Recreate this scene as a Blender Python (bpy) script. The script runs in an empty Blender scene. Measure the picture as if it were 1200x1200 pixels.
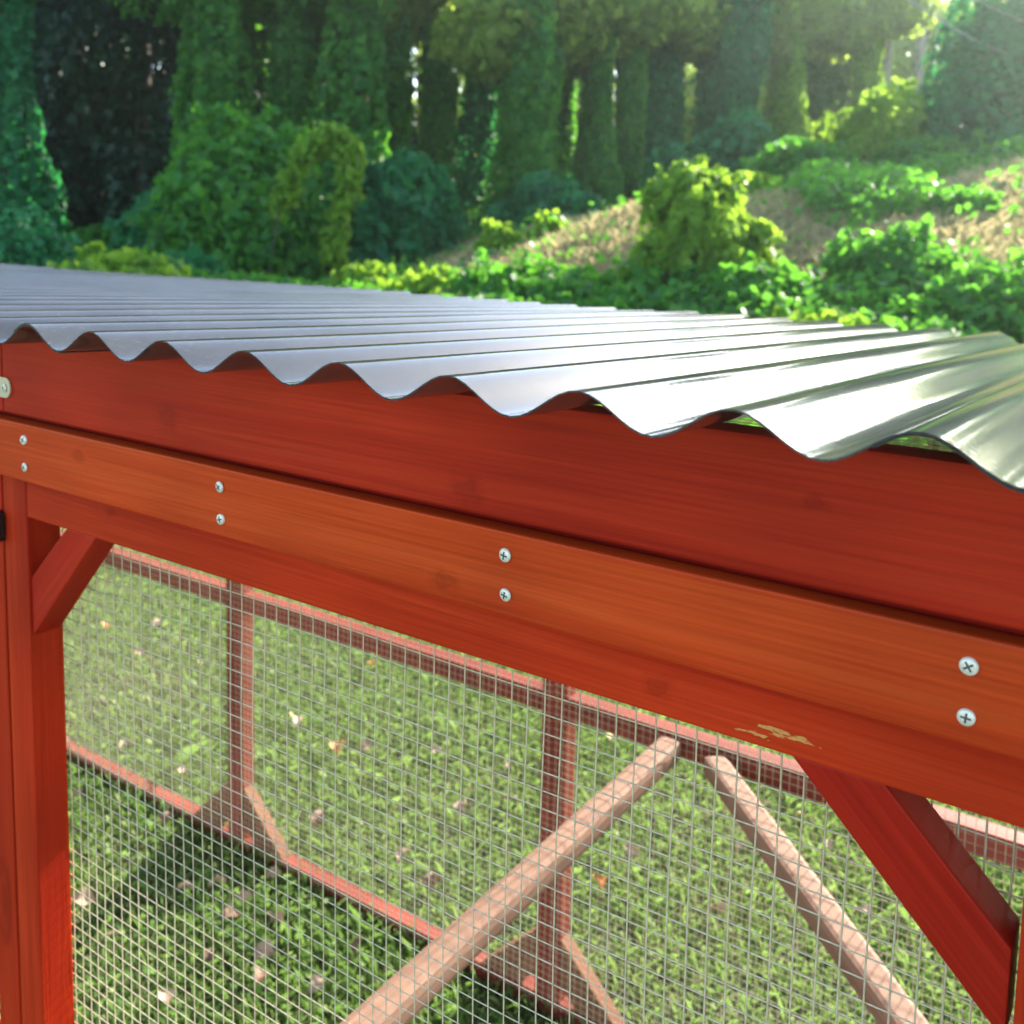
import bpy, bmesh, math, random
import numpy as np
from mathutils import Matrix, Vector
rng = np.random.default_rng(7); random.seed(7)
sc = bpy.context.scene
col = sc.collection
R = math.radians

# ------------------------------------------------------------------ camera
YAW, PITCH, ROLL, EYE = 34.2, 6.4, 1.2, 1.385
CAM = Vector((0, -.475, EYE))
def cam_basis():
    y, p, r = R(YAW), R(PITCH), R(ROLL)
    f = Vector((-math.sin(y)*math.cos(p), math.cos(y)*math.cos(p), -math.sin(p)))
    rt = Vector((math.cos(y), math.sin(y), 0)); up = rt.cross(f)
    return f, math.cos(r)*rt + math.sin(r)*up, -math.sin(r)*rt + math.cos(r)*up
f_, r_, u_ = cam_basis()
cd = bpy.data.cameras.new('camera'); cam = bpy.data.objects.new('camera', cd); col.objects.link(cam)
cam.matrix_world = Matrix(((r_.x, u_.x, -f_.x, CAM.x), (r_.y, u_.y, -f_.y, CAM.y), (r_.z, u_.z, -f_.z, CAM.z), (0, 0, 0, 1)))
cd.sensor_width = 36; cd.sensor_fit = 'HORIZONTAL'; cd.lens = 36; cd.shift_y = -1/6
cd.clip_start = .02; cd.clip_end = 600
cd.dof.use_dof = True; cd.dof.focus_distance = .60; cd.dof.aperture_fstop = 12
sc.camera = cam

# ------------------------------------------------------------------ sky and sun
SUN_AZ, SUN_EL = 5.0, 23.0            # degrees clockwise from +Y, above the horizon
w = bpy.data.worlds.new('World'); sc.world = w; w.use_nodes = True
nt = w.node_tree; nt.nodes.clear()
sky = nt.nodes.new('ShaderNodeTexSky'); sky.sky_type = 'NISHITA'; sky.sun_disc = False
sky.sun_elevation = R(SUN_EL); sky.sun_rotation = R(SUN_AZ); sky.air_density = 1.0; sky.dust_density = 1.0
bg = nt.nodes.new('ShaderNodeBackground'); bg.inputs[1].default_value = .15
wo = nt.nodes.new('ShaderNodeOutputWorld')
nt.links.new(sky.outputs[0], bg.inputs[0]); nt.links.new(bg.outputs[0], wo.inputs[0])
sd = bpy.data.lights.new('sun', 'SUN'); sd.energy = 5; sd.angle = R(.55); sd.color = (1, .93, .80)
so = bpy.data.objects.new('sun', sd); col.objects.link(so); so.location = (0, 10, 12)
sdir = Vector((math.sin(R(SUN_AZ))*math.cos(R(SUN_EL)), math.cos(R(SUN_AZ))*math.cos(R(SUN_EL)), math.sin(R(SUN_EL))))
so.rotation_euler = sdir.to_track_quat('Z', 'Y').to_euler()
sc.view_settings.view_transform = 'Standard'; sc.view_settings.look = 'None'
sc.view_settings.exposure = 1.95; sc.view_settings.gamma = 1
sc.cycles.use_denoising = True; sc.cycles.max_bounces = 8; sc.cycles.transparent_max_bounces = 16
sc.cycles.sample_clamp_indirect = 6; sc.cycles.volume_bounces = 0

# ------------------------------------------------------------------ materials
def nodes(name):
    m = bpy.data.materials.new(name); m.use_nodes = True
    t = m.node_tree; t.nodes.clear()
    return m, t, (lambda k: t.nodes.new('ShaderNode' + k)), t.links.new
def ramp(N, stops):
    n = N('ValToRGB'); e = n.color_ramp.elements
    while len(e) < len(stops): e.new(.5)
    for el, (p, c) in zip(e, stops): el.position = p; el.color = (*c, 1) if len(c) == 3 else c
    return n
def mth(N, L, op, a, b=None, clamp=False):
    n = N('Math'); n.operation = op; n.use_clamp = clamp
    for i, v in enumerate((a, b)):
        if v is None: continue
        if isinstance(v, (int, float)): n.inputs[i].default_value = v
        else: L(v, n.inputs[i])
    return n.outputs[0]
def mixc(N, L, fac, a, b, bt='MIX'):
    n = N('Mix'); n.data_type = 'RGBA'; n.blend_type = bt
    for s, v in ((n.inputs[0], fac), (n.inputs[6], a), (n.inputs[7], b)):
        if isinstance(v, (int, float)): s.default_value = v
        elif isinstance(v, tuple): s.default_value = (*v, 1)
        else: L(v, s)
    return n.outputs[2]

def wood(name, base, dark, light, rough=.48, knots=1.0, scratch=None, bare=0.0, marks=()):
    m, t, N, L = nodes(name)
    tc = N('TexCoord'); oi = N('ObjectInfo')
    off = N('CombineXYZ'); L(mth(N, L, 'MULTIPLY', oi.outputs['Random'], 7.3), off.inputs[0]); L(mth(N, L, 'MULTIPLY', oi.outputs['Random'], 3.1), off.inputs[2])
    add = N('VectorMath'); add.operation = 'ADD'; L(tc.outputs['Object'], add.inputs[0]); L(off.outputs[0], add.inputs[1])
    # knots: stretched voronoi cells
    mk = N('Mapping'); mk.inputs['Scale'].default_value = (4.5, 17, 17); L(add.outputs[0], mk.inputs[0])
    vk = N('TexVoronoi'); vk.inputs['Scale'].default_value = 1.0; L(mk.outputs[0], vk.inputs[0])
    kn = N('MapRange'); kn.inputs[1].default_value = .03; kn.inputs[2].default_value = .26; kn.inputs[3].default_value = 1; kn.inputs[4].default_value = 0; L(vk.outputs['Distance'], kn.inputs[0])
    kc = N('SeparateColor'); L(vk.outputs['Color'], kc.inputs[0])
    knot = mth(N, L, 'MULTIPLY', kn.outputs[0], mth(N, L, 'GREATER_THAN', kc.outputs[0], .78))
    # grain, bent round the knots
    mg = N('Mapping'); mg.inputs['Scale'].default_value = (1.6, 42, 42); L(add.outputs[0], mg.inputs[0])
    bend = N('VectorMath'); bend.operation = 'ADD'; L(mg.outputs[0], bend.inputs[0])
    kv = N('CombineXYZ'); L(mth(N, L, 'MULTIPLY', knot, 1.6), kv.inputs[1]); L(mth(N, L, 'MULTIPLY', knot, 1.6), kv.inputs[2]); L(kv.outputs[0], bend.inputs[1])
    g = N('TexNoise'); g.inputs['Scale'].default_value = 1; g.inputs['Detail'].default_value = 7; g.inputs['Roughness'].default_value = .62; L(bend.outputs[0], g.inputs['Vector'])
    mf = N('Mapping'); mf.inputs['Scale'].default_value = (8, 520, 520); L(add.outputs[0], mf.inputs[0])
    fine = N('TexNoise'); fine.inputs['Scale'].default_value = 1; fine.inputs['Detail'].default_value = 3; L(mf.outputs[0], fine.inputs['Vector'])
    big = N('TexNoise'); big.inputs['Scale'].default_value = 5; big.inputs['Detail'].default_value = 2; L(add.outputs[0], big.inputs['Vector'])
    rp = ramp(N, [(.30, dark), (.52, base), (.74, light)]); L(g.outputs[0], rp.inputs[0])
    c = mixc(N, L, mth(N, L, 'MULTIPLY', knot, .5*knots), rp.outputs[0], tuple(x*.45 for x in dark))
    fr = ramp(N, [(.3, (.72, .70, .70)), (.7, (1.02, 1.02, 1.02))]); L(fine.outputs[0], fr.inputs[0])
    c = mixc(N, L, .8, c, fr.outputs[0], 'MULTIPLY')
    br = ramp(N, [(.3, (.78, .74, .74)), (.7, (1.15, 1.12, 1.1))]); L(big.outputs[0], br.inputs[0])
    c = mixc(N, L, .9, c, br.outputs[0], 'MULTIPLY')
    for (kx, kz, ax, az) in marks:
        sep = N('SeparateXYZ'); L(tc.outputs['Object'], sep.inputs[0])
        wv = N('TexNoise'); wv.inputs['Scale'].default_value = 90; wv.inputs['Detail'].default_value = 3; L(tc.outputs['Object'], wv.inputs['Vector'])
        dx = mth(N, L, 'DIVIDE', mth(N, L, 'SUBTRACT', sep.outputs[0], kx), ax); dz = mth(N, L, 'DIVIDE', mth(N, L, 'SUBTRACT', sep.outputs[2], kz), az)
        rr = mth(N, L, 'SQRT', mth(N, L, 'ADD', mth(N, L, 'POWER', dx, 2.0), mth(N, L, 'POWER', dz, 2.0)))
        rr = mth(N, L, 'ADD', rr, mth(N, L, 'MULTIPLY', mth(N, L, 'SUBTRACT', wv.outputs[0], .5), .9))
        kr = ramp(N, [(0, (.42, .36, .36)), (.22, (.62, .55, .5)), (.30, (.40, .34, .34)), (.42, (.80, .74, .7)), (.7, (1.05, 1.05, 1)), (1.0, (1, 1, 1))]); L(rr, kr.inputs[0])
        c = mixc(N, L, .42, c, kr.outputs[0], 'MULTIPLY')
    # small chips where the stain has come off
    sp = N('TexNoise'); sp.inputs['Scale'].default_value = 1; sp.inputs['Detail'].default_value = 4
    ms = N('Mapping'); ms.inputs['Scale'].default_value = (60, 190, 190); L(add.outputs[0], ms.inputs[0]); L(ms.outputs[0], sp.inputs['Vector'])
    chip = mth(N, L, 'GREATER_THAN', sp.outputs[0], .80 - bare)
    c = mixc(N, L, mth(N, L, 'MULTIPLY', chip, .75), c, (.62, .36, .15))
    if scratch:
        for (sx, sz, wx, wz) in scratch:
            sep = N('SeparateXYZ'); L(tc.outputs['Object'], sep.inputs[0])
            dx = mth(N, L, 'DIVIDE', mth(N, L, 'SUBTRACT', sep.outputs[0], sx), wx)
            dz = mth(N, L, 'DIVIDE', mth(N, L, 'SUBTRACT', sep.outputs[2], sz), wz)
            rr = mth(N, L, 'ADD', mth(N, L, 'POWER', dx, 2.0), mth(N, L, 'POWER', dz, 2.0))
            nn = N('TexNoise'); nn.inputs['Scale'].default_value = 1; nn.inputs['Detail'].default_value = 5; nm = N('Mapping'); nm.inputs['Scale'].default_value = (130, 700, 700); L(tc.outputs['Object'], nm.inputs[0]); L(nm.outputs[0], nn.inputs['Vector'])
            msk = mth(N, L, 'GREATER_THAN', mth(N, L, 'SUBTRACT', nn.outputs[0], mth(N, L, 'MULTIPLY', rr, .28)), .42)
            c = mixc(N, L, mth(N, L, 'MULTIPLY', msk, .85), c, (.62, .33, .09))
    b = N('BsdfPrincipled'); L(c, b.inputs['Base Color'])
    rg = mth(N, L, 'ADD', mth(N, L, 'MULTIPLY', fine.outputs[0], .25), rough - .12); L(rg, b.inputs['Roughness'])
    b.inputs['Specular IOR Level'].default_value = .12
    bp = N('Bump'); bp.inputs['Strength'].default_value = .18; bp.inputs['Distance'].default_value = .0012
    L(mth(N, L, 'ADD', mth(N, L, 'MULTIPLY', fine.outputs[0], .6), g.outputs[0]), bp.inputs['Height']); L(bp.outputs[0], b.inputs['Normal'])
    o = N('OutputMaterial'); L(b.outputs[0], o.inputs[0])
    return m

def plain(name, colr, rough=.5, metal=0.0, noise=0.0, scale=60):
    m, t, N, L = nodes(name)
    b = N('BsdfPrincipled'); b.inputs['Metallic'].default_value = metal; b.inputs['Roughness'].default_value = rough
    tc = N('TexCoord'); n = N('TexNoise'); n.inputs['Scale'].default_value = scale; n.inputs['Detail'].default_value = 4; L(tc.outputs['Object'], n.inputs['Vector'])
    rp = ramp(N, [(.3, tuple(x*(1-noise) for x in colr)), (.7, tuple(min(1, x*(1+noise)) for x in colr))]); L(n.outputs[0], rp.inputs[0])
    L(rp.outputs[0], b.inputs['Base Color'])
    o = N('OutputMaterial'); L(b.outputs[0], o.inputs[0])
    return m

def leafmat(name, dark, mid, lite, trans, tf=.45, rough=.5):
    m, t, N, L = nodes(name)
    ge = N('NewGeometry'); n = N('TexNoise'); n.inputs['Scale'].default_value = 1.7; n.inputs['Detail'].default_value = 3
    L(ge.outputs['Position'], n.inputs['Vector'])
    v = mth(N, L, 'ADD', mth(N, L, 'MULTIPLY', ge.outputs['Random Per Island'], .6), mth(N, L, 'MULTIPLY', n.outputs[0], .6))
    rp = ramp(N, [(.15, dark), (.6, mid), (1.0, lite)]); L(v, rp.inputs[0])
    rt = ramp(N, [(.15, tuple(x*.7 for x in trans)), (1.0, trans)]); L(v, rt.inputs[0])
    b = N('BsdfPrincipled'); L(rp.outputs[0], b.inputs['Base Color']); b.inputs['Roughness'].default_value = rough; b.inputs['Specular IOR Level'].default_value = .25
    tr = N('BsdfTranslucent'); L(rt.outputs[0], tr.inputs[0])
    mx = N('MixShader'); mx.inputs[0].default_value = tf; L(b.outputs[0], mx.inputs[1]); L(tr.outputs[0], mx.inputs[2])
    o = N('OutputMaterial'); L(mx.outputs[0], o.inputs[0])
    return m

M = {}
FK = [(-.605, -.013, .026, .020), (-.328, -.022, .024, .018), (-.12, .006, .016, .009)]
TK = [(.096, -.013, .022, .014), (-.281, .009, .020, .010), (.50, .004, .014, .008)]
RK = [(.2145, -.008, .020, .015), (-.275, .004, .016, .009)]
M['fascia'] = wood('red_stained_wood', (.48, .028, .007), (.37, .016, .005), (.56, .044, .011), marks=FK)
M['post'] = wood('red_stained_post_wood', (.48, .030, .006), (.37, .017, .005), (.56, .046, .010))
M['trim'] = wood('orange_red_stained_wood', (.60, .062, .009), (.48, .038, .006), (.68, .090, .016), marks=TK)
M['rail'] = wood('worn_red_stained_wood', (.51, .034, .006), (.39, .019, .005), (.59, .053, .011))
M['railw'] = wood('scraped_red_stained_wood', (.51, .034, .006), (.39, .019, .005), (.59, .053, .011), scratch=[(.286, -.0120, .020, .0030), (.270, -.0165, .013, .0022)], marks=RK)
M['brace'] = wood('deep_red_stained_wood', (.44, .020, .007), (.34, .012, .005), (.51, .032, .011), knots=.4)
M['far'] = wood('faded_red_stained_wood', (.28, .065, .045), (.19, .037, .026), (.35, .10, .072), rough=.6, bare=.02)
M['ply'] = wood('brown_plywood', (.25, .115, .065), (.19, .08, .045), (.30, .15, .09), rough=.7, knots=.2)
M['perch'] = wood('bare_tan_wood', (.36, .22, .155), (.28, .165, .115), (.42, .275, .20), rough=.7, knots=.5)
M['steel'] = plain('galvanised_wire', (.66, .56, .37), .6, .1, .2, 300)
M['screw'] = plain('zinc_screw', (.80, .76, .62), .4, .25, .12, 400)
M['slot_shade'] = plain('screw_recess_shade', (.10, .10, .10), .5, .6)  # shade of the recess, painted as a raised dark cross
M['strap'] = plain('pale_plated_strap', (.66, .60, .40), .38, .35, .06, 90)
M['black'] = plain('black_plastic', (.012, .012, .013), .4)
M['bark'] = plain('bark', (.085, .065, .048), .9, 0, .35, 9)
M['pale_bark'] = plain('pale_bark', (.30, .26, .22), .9, 0, .3, 9)
M['cable'] = plain('pale_cable', (.38, .38, .37), .6)

def roofmat():
    m, t, N, L = nodes('clear_grey_plastic')
    tc = N('TexCoord')
    n1 = N('TexNoise'); n1.inputs['Scale'].default_value = 330; n1.inputs['Detail'].default_value = 2
    mp = N('Mapping'); mp.inputs['Scale'].default_value = (1, .55, 1); mp.inputs['Rotation'].default_value = (0, 0, .5); L(tc.outputs['Object'], mp.inputs[0]); L(mp.outputs[0], n1.inputs['Vector'])
    n2 = N('TexNoise'); n2.inputs['Scale'].default_value = 9; n2.inputs['Detail'].default_value = 5; L(tc.outputs['Object'], n2.inputs['Vector'])
    bp = N('Bump'); bp.inputs['Strength'].default_value = .055; bp.inputs['Distance'].default_value = .0010; L(n1.outputs[0], bp.inputs['Height'])
    tp = N('BsdfTransparent'); tp.inputs[0].default_value = (.66, .66, .67, 1)
    df = N('BsdfDiffuse'); df.inputs[0].default_value = (.13, .135, .14, 1); L(bp.outputs[0], df.inputs['Normal'])
    tl = N('BsdfTranslucent'); tl.inputs[0].default_value = (.17, .145, .10, 1)
    a = N('MixShader'); a.inputs[0].default_value = .5; L(df.outputs[0], a.inputs[1]); L(tl.outputs[0], a.inputs[2])
    dr = ramp(N, [(.35, (.40, .40, .40)), (.75, (.72, .72, .72))]); L(n2.outputs[0], dr.inputs[0])
    n3 = N('TexNoise'); n3.inputs['Scale'].default_value = 420; n3.inputs['Detail'].default_value = 2; L(mp.outputs[0], n3.inputs['Vector'])
    sp = N('MapRange'); sp.inputs[1].default_value = .60; sp.inputs[2].default_value = .78; L(n3.outputs[0], sp.inputs[0])
    dcol = mixc(N, L, sp.outputs[0], (.16, .16, .155), (.32, .32, .31)); L(dcol, df.inputs[0])  # sparkle of the embossed sheet painted in as paler spots
    class _D: outputs = [mth(N, L, 'MAXIMUM', dr.outputs[0], mth(N, L, 'MULTIPLY', sp.outputs[0], .6))]
    dirt_sparkle = _D
    b = N('MixShader'); L(dirt_sparkle.outputs[0], b.inputs[0]); L(tp.outputs[0], b.inputs[1]); L(a.outputs[0], b.inputs[2])
    gl = N('BsdfGlossy'); gl.distribution = 'BECKMANN'; gl.inputs['Roughness'].default_value = .10; gl.inputs[0].default_value = (.90, .92, .96, 1); L(bp.outputs[0], gl.inputs['Normal'])
    fr = N('Fresnel'); fr.inputs[0].default_value = 1.45; L(bp.outputs[0], fr.inputs['Normal'])
    c = N('MixShader'); L(fr.outputs[0], c.inputs[0]); L(b.outputs[0], c.inputs[1]); L(gl.outputs[0], c.inputs[2])
    o = N('OutputMaterial'); L(c.outputs[0], o.inputs[0])
    return m
M['roof'] = roofmat()

def groundmat():
    m, t, N, L = nodes('lawn_and_earth')
    ge = N('NewGeometry')
    n1 = N('TexNoise'); n1.inputs['Scale'].default_value = 1.6; n1.inputs['Detail'].default_value = 6; L(ge.outputs['Position'], n1.inputs['Vector'])
    n2 = N('TexNoise'); n2.inputs['Scale'].default_value = 45; n2.inputs['Detail'].default_value = 5; L(ge.outputs['Position'], n2.inputs['Vector'])
    a = ramp(N, [(.35, (.050, .060, .022)), (.55, (.085, .095, .036)), (.75, (.17, .135, .085))]); L(n2.outputs[0], a.inputs[0])
    b = ramp(N, [(.40, (.75, .85, .6)), (.62, (1.1, 1.0, .8))]); L(n1.outputs[0], b.inputs[0])
    c = mixc(N, L, 1.0, a.outputs[0], b.outputs[0], 'MULTIPLY')
    # the bank further off is straw-coloured, by height
    sx = N('SeparateXYZ'); L(ge.outputs['Position'], sx.inputs[0])
    k = N('MapRange'); k.inputs[1].default_value = .25; k.inputs[2].default_value = .9; L(sx.outputs[2], k.inputs[0])
    dt = N('VectorMath'); dt.operation = 'DOT_PRODUCT'; L(ge.outputs['Position'], dt.inputs[0]); dt.inputs[1].default_value = (-math.sin(R(YAW)), math.cos(R(YAW)), 0)
    k2 = N('MapRange'); k2.inputs[1].default_value = 19; k2.inputs[2].default_value = 23; k2.inputs[3].default_value = 1; k2.inputs[4].default_value = 0; L(dt.outputs['Value'], k2.inputs[0])
    c = mixc(N, L, mth(N, L, 'MULTIPLY', k.outputs[0], k2.outputs[0]), c, (.15, .12, .06))
    bs = N('BsdfPrincipled'); L(c, bs.inputs['Base Color']); bs.inputs['Roughness'].default_value = .95
    bp = N('Bump'); bp.inputs['Strength'].default_value = .8; bp.inputs['Distance'].default_value = .03; L(n2.outputs[0], bp.inputs['Height']); L(bp.outputs[0], bs.inputs['Normal'])
    o = N('OutputMaterial'); L(bs.outputs[0], o.inputs[0])
    return m
M['ground'] = groundmat()
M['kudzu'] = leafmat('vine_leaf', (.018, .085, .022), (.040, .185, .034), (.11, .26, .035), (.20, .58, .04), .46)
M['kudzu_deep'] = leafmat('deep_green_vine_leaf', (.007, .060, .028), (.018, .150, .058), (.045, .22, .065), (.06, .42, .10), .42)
M['kudzu_lit'] = leafmat('sunlit_vine_leaf', (.06, .15, .018), (.12, .26, .025), (.22, .34, .03), (.40, .66, .05), .5)  # lit copy of the vine leaf, sunlight put into the colour
M['forest'] = leafmat('forest_leaf', (.012, .062, .026), (.03, .13, .045), (.10, .20, .045), (.20, .46, .07), .48)
M['forest_lit'] = leafmat('sunlit_forest_leaf', (.05, .12, .02), (.13, .22, .035), (.26, .30, .06), (.50, .68, .08), .58)  # forest leaf with the backlit sun glow put into its colour
M['forest_shade'] = leafmat('shaded_forest_leaf', (.004, .022, .012), (.008, .040, .020), (.018, .065, .028), (.02, .10, .03), .2)  # forest leaf with the unlit gloom under the canopy put into its colour
M['grass'] = leafmat('grass_blade', (.070, .150, .034), (.13, .245, .060), (.38, .40, .20), (.24, .40, .08), .4, .7)
M['straw'] = leafmat('dry_grass_blade', (.21, .19, .08), (.40, .345, .17), (.58, .50, .29), (.54, .45, .22), .45, .75)
M['leaf_p'] = plain('pale_dead_leaf', (.38, .27, .18), .7, 0, .25, 60)
M['leaf_o'] = plain('orange_dead_leaf', (.55, .22, .05), .7, 0, .25, 60)
M['leaf_b'] = plain('brown_dead_leaf', (.17, .095, .055), .75, 0, .3, 60)
M['leaf_y'] = plain('yellow_dead_leaf', (.56, .46, .16), .7, 0, .2, 60)

# ------------------------------------------------------------------ helpers
def tag(o, label=None, cat=None, group=None, kind=None):
    if label: o['label'] = label
    if cat: o['category'] = cat
    if group: o['group'] = group
    if kind: o['kind'] = kind
    return o
def empty(name, loc=(0, 0, 0)):
    o = bpy.data.objects.new(name, None); col.objects.link(o); o.location = loc; o.empty_display_size = .1
    return o
def link(name, me, mat, parent=None):
    o = bpy.data.objects.new(name, me); col.objects.link(o)
    if mat is not None: me.materials.append(mat)
    if parent is not None:
        o.parent = parent; o.matrix_parent_inverse = parent.matrix_basis.inverted()
    return o
def from_bm(name, bm, mat, parent=None):
    me = bpy.data.meshes.new(name); bm.to_mesh(me); bm.free()
    return link(name, me, mat, parent)
def from_np(name, V, F, mat, parent=None, smooth=False):
    """V (n,3), F (m,k) with constant k"""
    me = bpy.data.meshes.new(name); V = np.asarray(V, np.float32); F = np.asarray(F, np.int32)
    k = F.shape[1]
    me.vertices.add(len(V)); me.vertices.foreach_set('co', V.ravel())
    me.loops.add(F.size); me.loops.foreach_set('vertex_index', F.ravel())
    me.polygons.add(len(F)); me.polygons.foreach_set('loop_start', np.arange(0, F.size, k, dtype=np.int32))
    if smooth: me.polygons.foreach_set('use_smooth', np.ones(len(F), bool))
    me.update(calc_edges=True)
    return link(name, me, mat, parent)
def prism(name, poly, y0, y1, mat, parent, loc=(0, 0, 0), roty=0.0, rotz=0.0, bevel=.0016):
    """a polygon in local x-z extruded along local y; grain runs along local x"""
    bm = bmesh.new()
    a = [bm.verts.new((x, y0, z)) for x, z in poly]; b = [bm.verts.new((x, y1, z)) for x, z in poly]
    n = len(poly)
    bm.faces.new(a); bm.faces.new(b[::-1])
    for i in range(n): bm.faces.new((a[(i+1) % n], a[i], b[i], b[(i+1) % n]))
    bmesh.ops.recalc_face_normals(bm, faces=bm.faces)
    if bevel: bmesh.ops.bevel(bm, geom=bm.edges[:], offset=bevel, segments=2, profile=.6, affect='EDGES')
    o = from_bm(name, bm, mat)
    o.rotation_euler = (0, roty, rotz); o.location = loc
    if parent is not None: o.parent = parent
    return o
def board_x(name, x0, x1, y0, y1, z0, z1, mat, parent, **k):
    cx, cy, cz = (x0+x1)/2, (y0+y1)/2, (z0+z1)/2; hx, hz = (x1-x0)/2, (z1-z0)/2
    return prism(name, [(-hx, -hz), (hx, -hz), (hx, hz), (-hx, hz)], y0-cy, y1-cy, mat, parent, (cx, cy, cz), **k)
def board_z(name, x0, x1, y0, y1, z0, z1, mat, parent, **k):
    cx, cy, cz = (x0+x1)/2, (y0+y1)/2, (z0+z1)/2; hx, hz = (x1-x0)/2, (z1-z0)/2
    return prism(name, [(-hz, -hx), (hz, -hx), (hz, hx), (-hz, hx)], y0-cy, y1-cy, mat, parent, (cx, cy, cz), roty=-math.pi/2, **k)
def board_y(name, x0, x1, y0, y1, z0, z1, mat, parent, **k):
    cx, cy, cz = (x0+x1)/2, (y0+y1)/2, (z0+z1)/2; hy, hz = (y1-y0)/2, (z1-z0)/2
    return prism(name, [(-hy, -hz), (hy, -hz), (hy, hz), (-hy, hz)], x0-cx, x1-cx, mat, parent, (cx, cy, cz), rotz=math.pi/2, **k)
def wires(name, A, B, r, mat, parent):
    """straight four-sided wires between rows of A and B"""
    A = np.asarray(A, float); B = np.asarray(B, float); d = B-A; d /= np.linalg.norm(d, axis=1)[:, None]
    ref = np.where(np.abs(d[:, 2:3]) > .7, np.array([[1., 0, 0]]), np.array([[0, 0, 1.]]))
    s = np.cross(d, ref); s /= np.linalg.norm(s, axis=1)[:, None]; t = np.cross(s, d)
    cs = [(1, 0), (0, 1), (-1, 0), (0, -1)]
    V = np.stack([A + r*(a*s+b*t) for a, b in cs] + [B + r*(a*s+b*t) for a, b in cs], 1).reshape(-1, 3)
    base = (np.arange(len(A))*8)[:, None, None]
    q = np.array([[0, 1, 5, 4], [1, 2, 6, 5], [2, 3, 7, 6], [3, 0, 4, 7]])
    return from_np(name, V, (base+q).reshape(-1, 4), mat, parent, True)
def tube(P, rad, seg=7):
    P = [Vector(p) for p in P]; V, F = [], []
    for i, p in enumerate(P):
        d = (P[min(i+1, len(P)-1)] - P[max(i-1, 0)]).normalized()
        s = d.cross(Vector((0, 0, 1)) if abs(d.z) < .9 else Vector((1, 0, 0))).normalized(); t = s.cross(d)
        for k in range(seg):
            a = 2*math.pi*k/seg; V.append(p + rad[i]*(math.cos(a)*s + math.sin(a)*t))
    for i in range(len(P)-1):
        for k in range(seg): F.append((i*seg+k, i*seg+(k+1) % seg, (i+1)*seg+(k+1) % seg, (i+1)*seg+k))
    return [tuple(v) for v in V], F
def tubes(name, lst, mat, parent=None):
    V, F = [], []
    for P, rad in lst:
        v, f = tube(P, rad); o = len(V); V += v; F += [tuple(i+o for i in q) for q in f]
    return from_np(name, V, F, mat, parent, True)

# ------------------------------------------------------------------ the setting: one sheet of ground
CA, SA = math.cos(R(YAW)), math.sin(R(YAW))
def uw(u, w):                     # metres to the right of / away from the front corner of the run
    return u*CA - w*SA, u*SA + w*CA - .475
UK = np.array([-60, -12, -3.2, -2.1, -.6, 2, 4.2, 8.5, 16, 60.]); HK = np.array([0, 0, .05, .30, .95, 1.55, 1.95, 2.45, 2.7, 2.7])
def sstep(a, b, x): t = np.clip((x-a)/(b-a), 0, 1); return t*t*(3-2*t)
def terrain_uw(u, w):
    u = np.asarray(u, float); w = np.asarray(w, float)
    us = u*17/np.maximum(w, 8)
    z = np.interp(us, UK, HK)*sstep(6.0, 17.5, w)
    z = z + 3.2*sstep(22, 46, w) + 8*sstep(48, 90, w) + .10*np.sin(u*.9+w*.35)*sstep(7, 12, w) + .06*np.sin(u*2.1-w*1.3)*sstep(7, 12, w)
    return z
def terrain(x, y):
    y2 = np.asarray(y)+.475
    return terrain_uw(np.asarray(x)*CA + y2*SA, -np.asarray(x)*SA + y2*CA)
us = np.concatenate([np.linspace(-180, -40, 12), np.linspace(-36, 36, 97), np.linspace(40, 180, 12)])
ws = np.concatenate([np.linspace(-120, -8, 10), np.linspace(-6, 60, 111), np.linspace(66, 260, 14)])
U, W = np.meshgrid(us, ws); X, Y = uw(U, W); Z = terrain_uw(U, W)
nx = len(us); ny = len(ws); idx = np.arange(nx*ny).reshape(ny, nx)
F = np.stack([idx[:-1, :-1], idx[:-1, 1:], idx[1:, 1:], idx[1:, :-1]], -1).reshape(-1, 4)
tag(from_np('ground', np.stack([X, Y, Z], -1).reshape(-1, 3), F, M['ground'], None, True), kind='structure')

# ------------------------------------------------------------------ leaves
class Wob:                       # cheap smooth 3-D noise: a sum of random waves
    def __init__(s, scale, n=10):
        s.k = rng.normal(size=(n, 3))*scale; s.p = rng.uniform(0, 6.28, n)
    def __call__(s, P): return np.sin(P @ s.k.T + s.p).mean(1)*1.8
def unit(v): return v/np.maximum(np.linalg.norm(v, axis=1)[:, None], 1e-9)
def leaves(name, P, Nn, S, mat, parent, width=.42, droop=.9, jit=.7):
    n = len(P)
    Nn = unit(Nn + rng.normal(size=(n, 3))*jit)
    T = rng.normal(size=(n, 3)); T[:, 2] -= droop
    T = unit(T - (T*Nn).sum(1)[:, None]*Nn); B = np.cross(Nn, T)
    L = S[:, None]
    fold = (rng.uniform(-.05, .18, n)*S)[:, None]
    V = np.stack([P - T*L*.5, P - T*L*.08 + B*L*width + Nn*fold, P + T*L*.5 - Nn*fold*.7, P - T*L*.08 - B*L*width + Nn*fold], 1).reshape(-1, 3)
    b = (np.arange(n)*4)[:, None, None]; q = np.array([[0, 1, 2], [0, 2, 3]])
    return from_np(name, V, (b+q).reshape(-1, 3), mat, parent)
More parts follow.
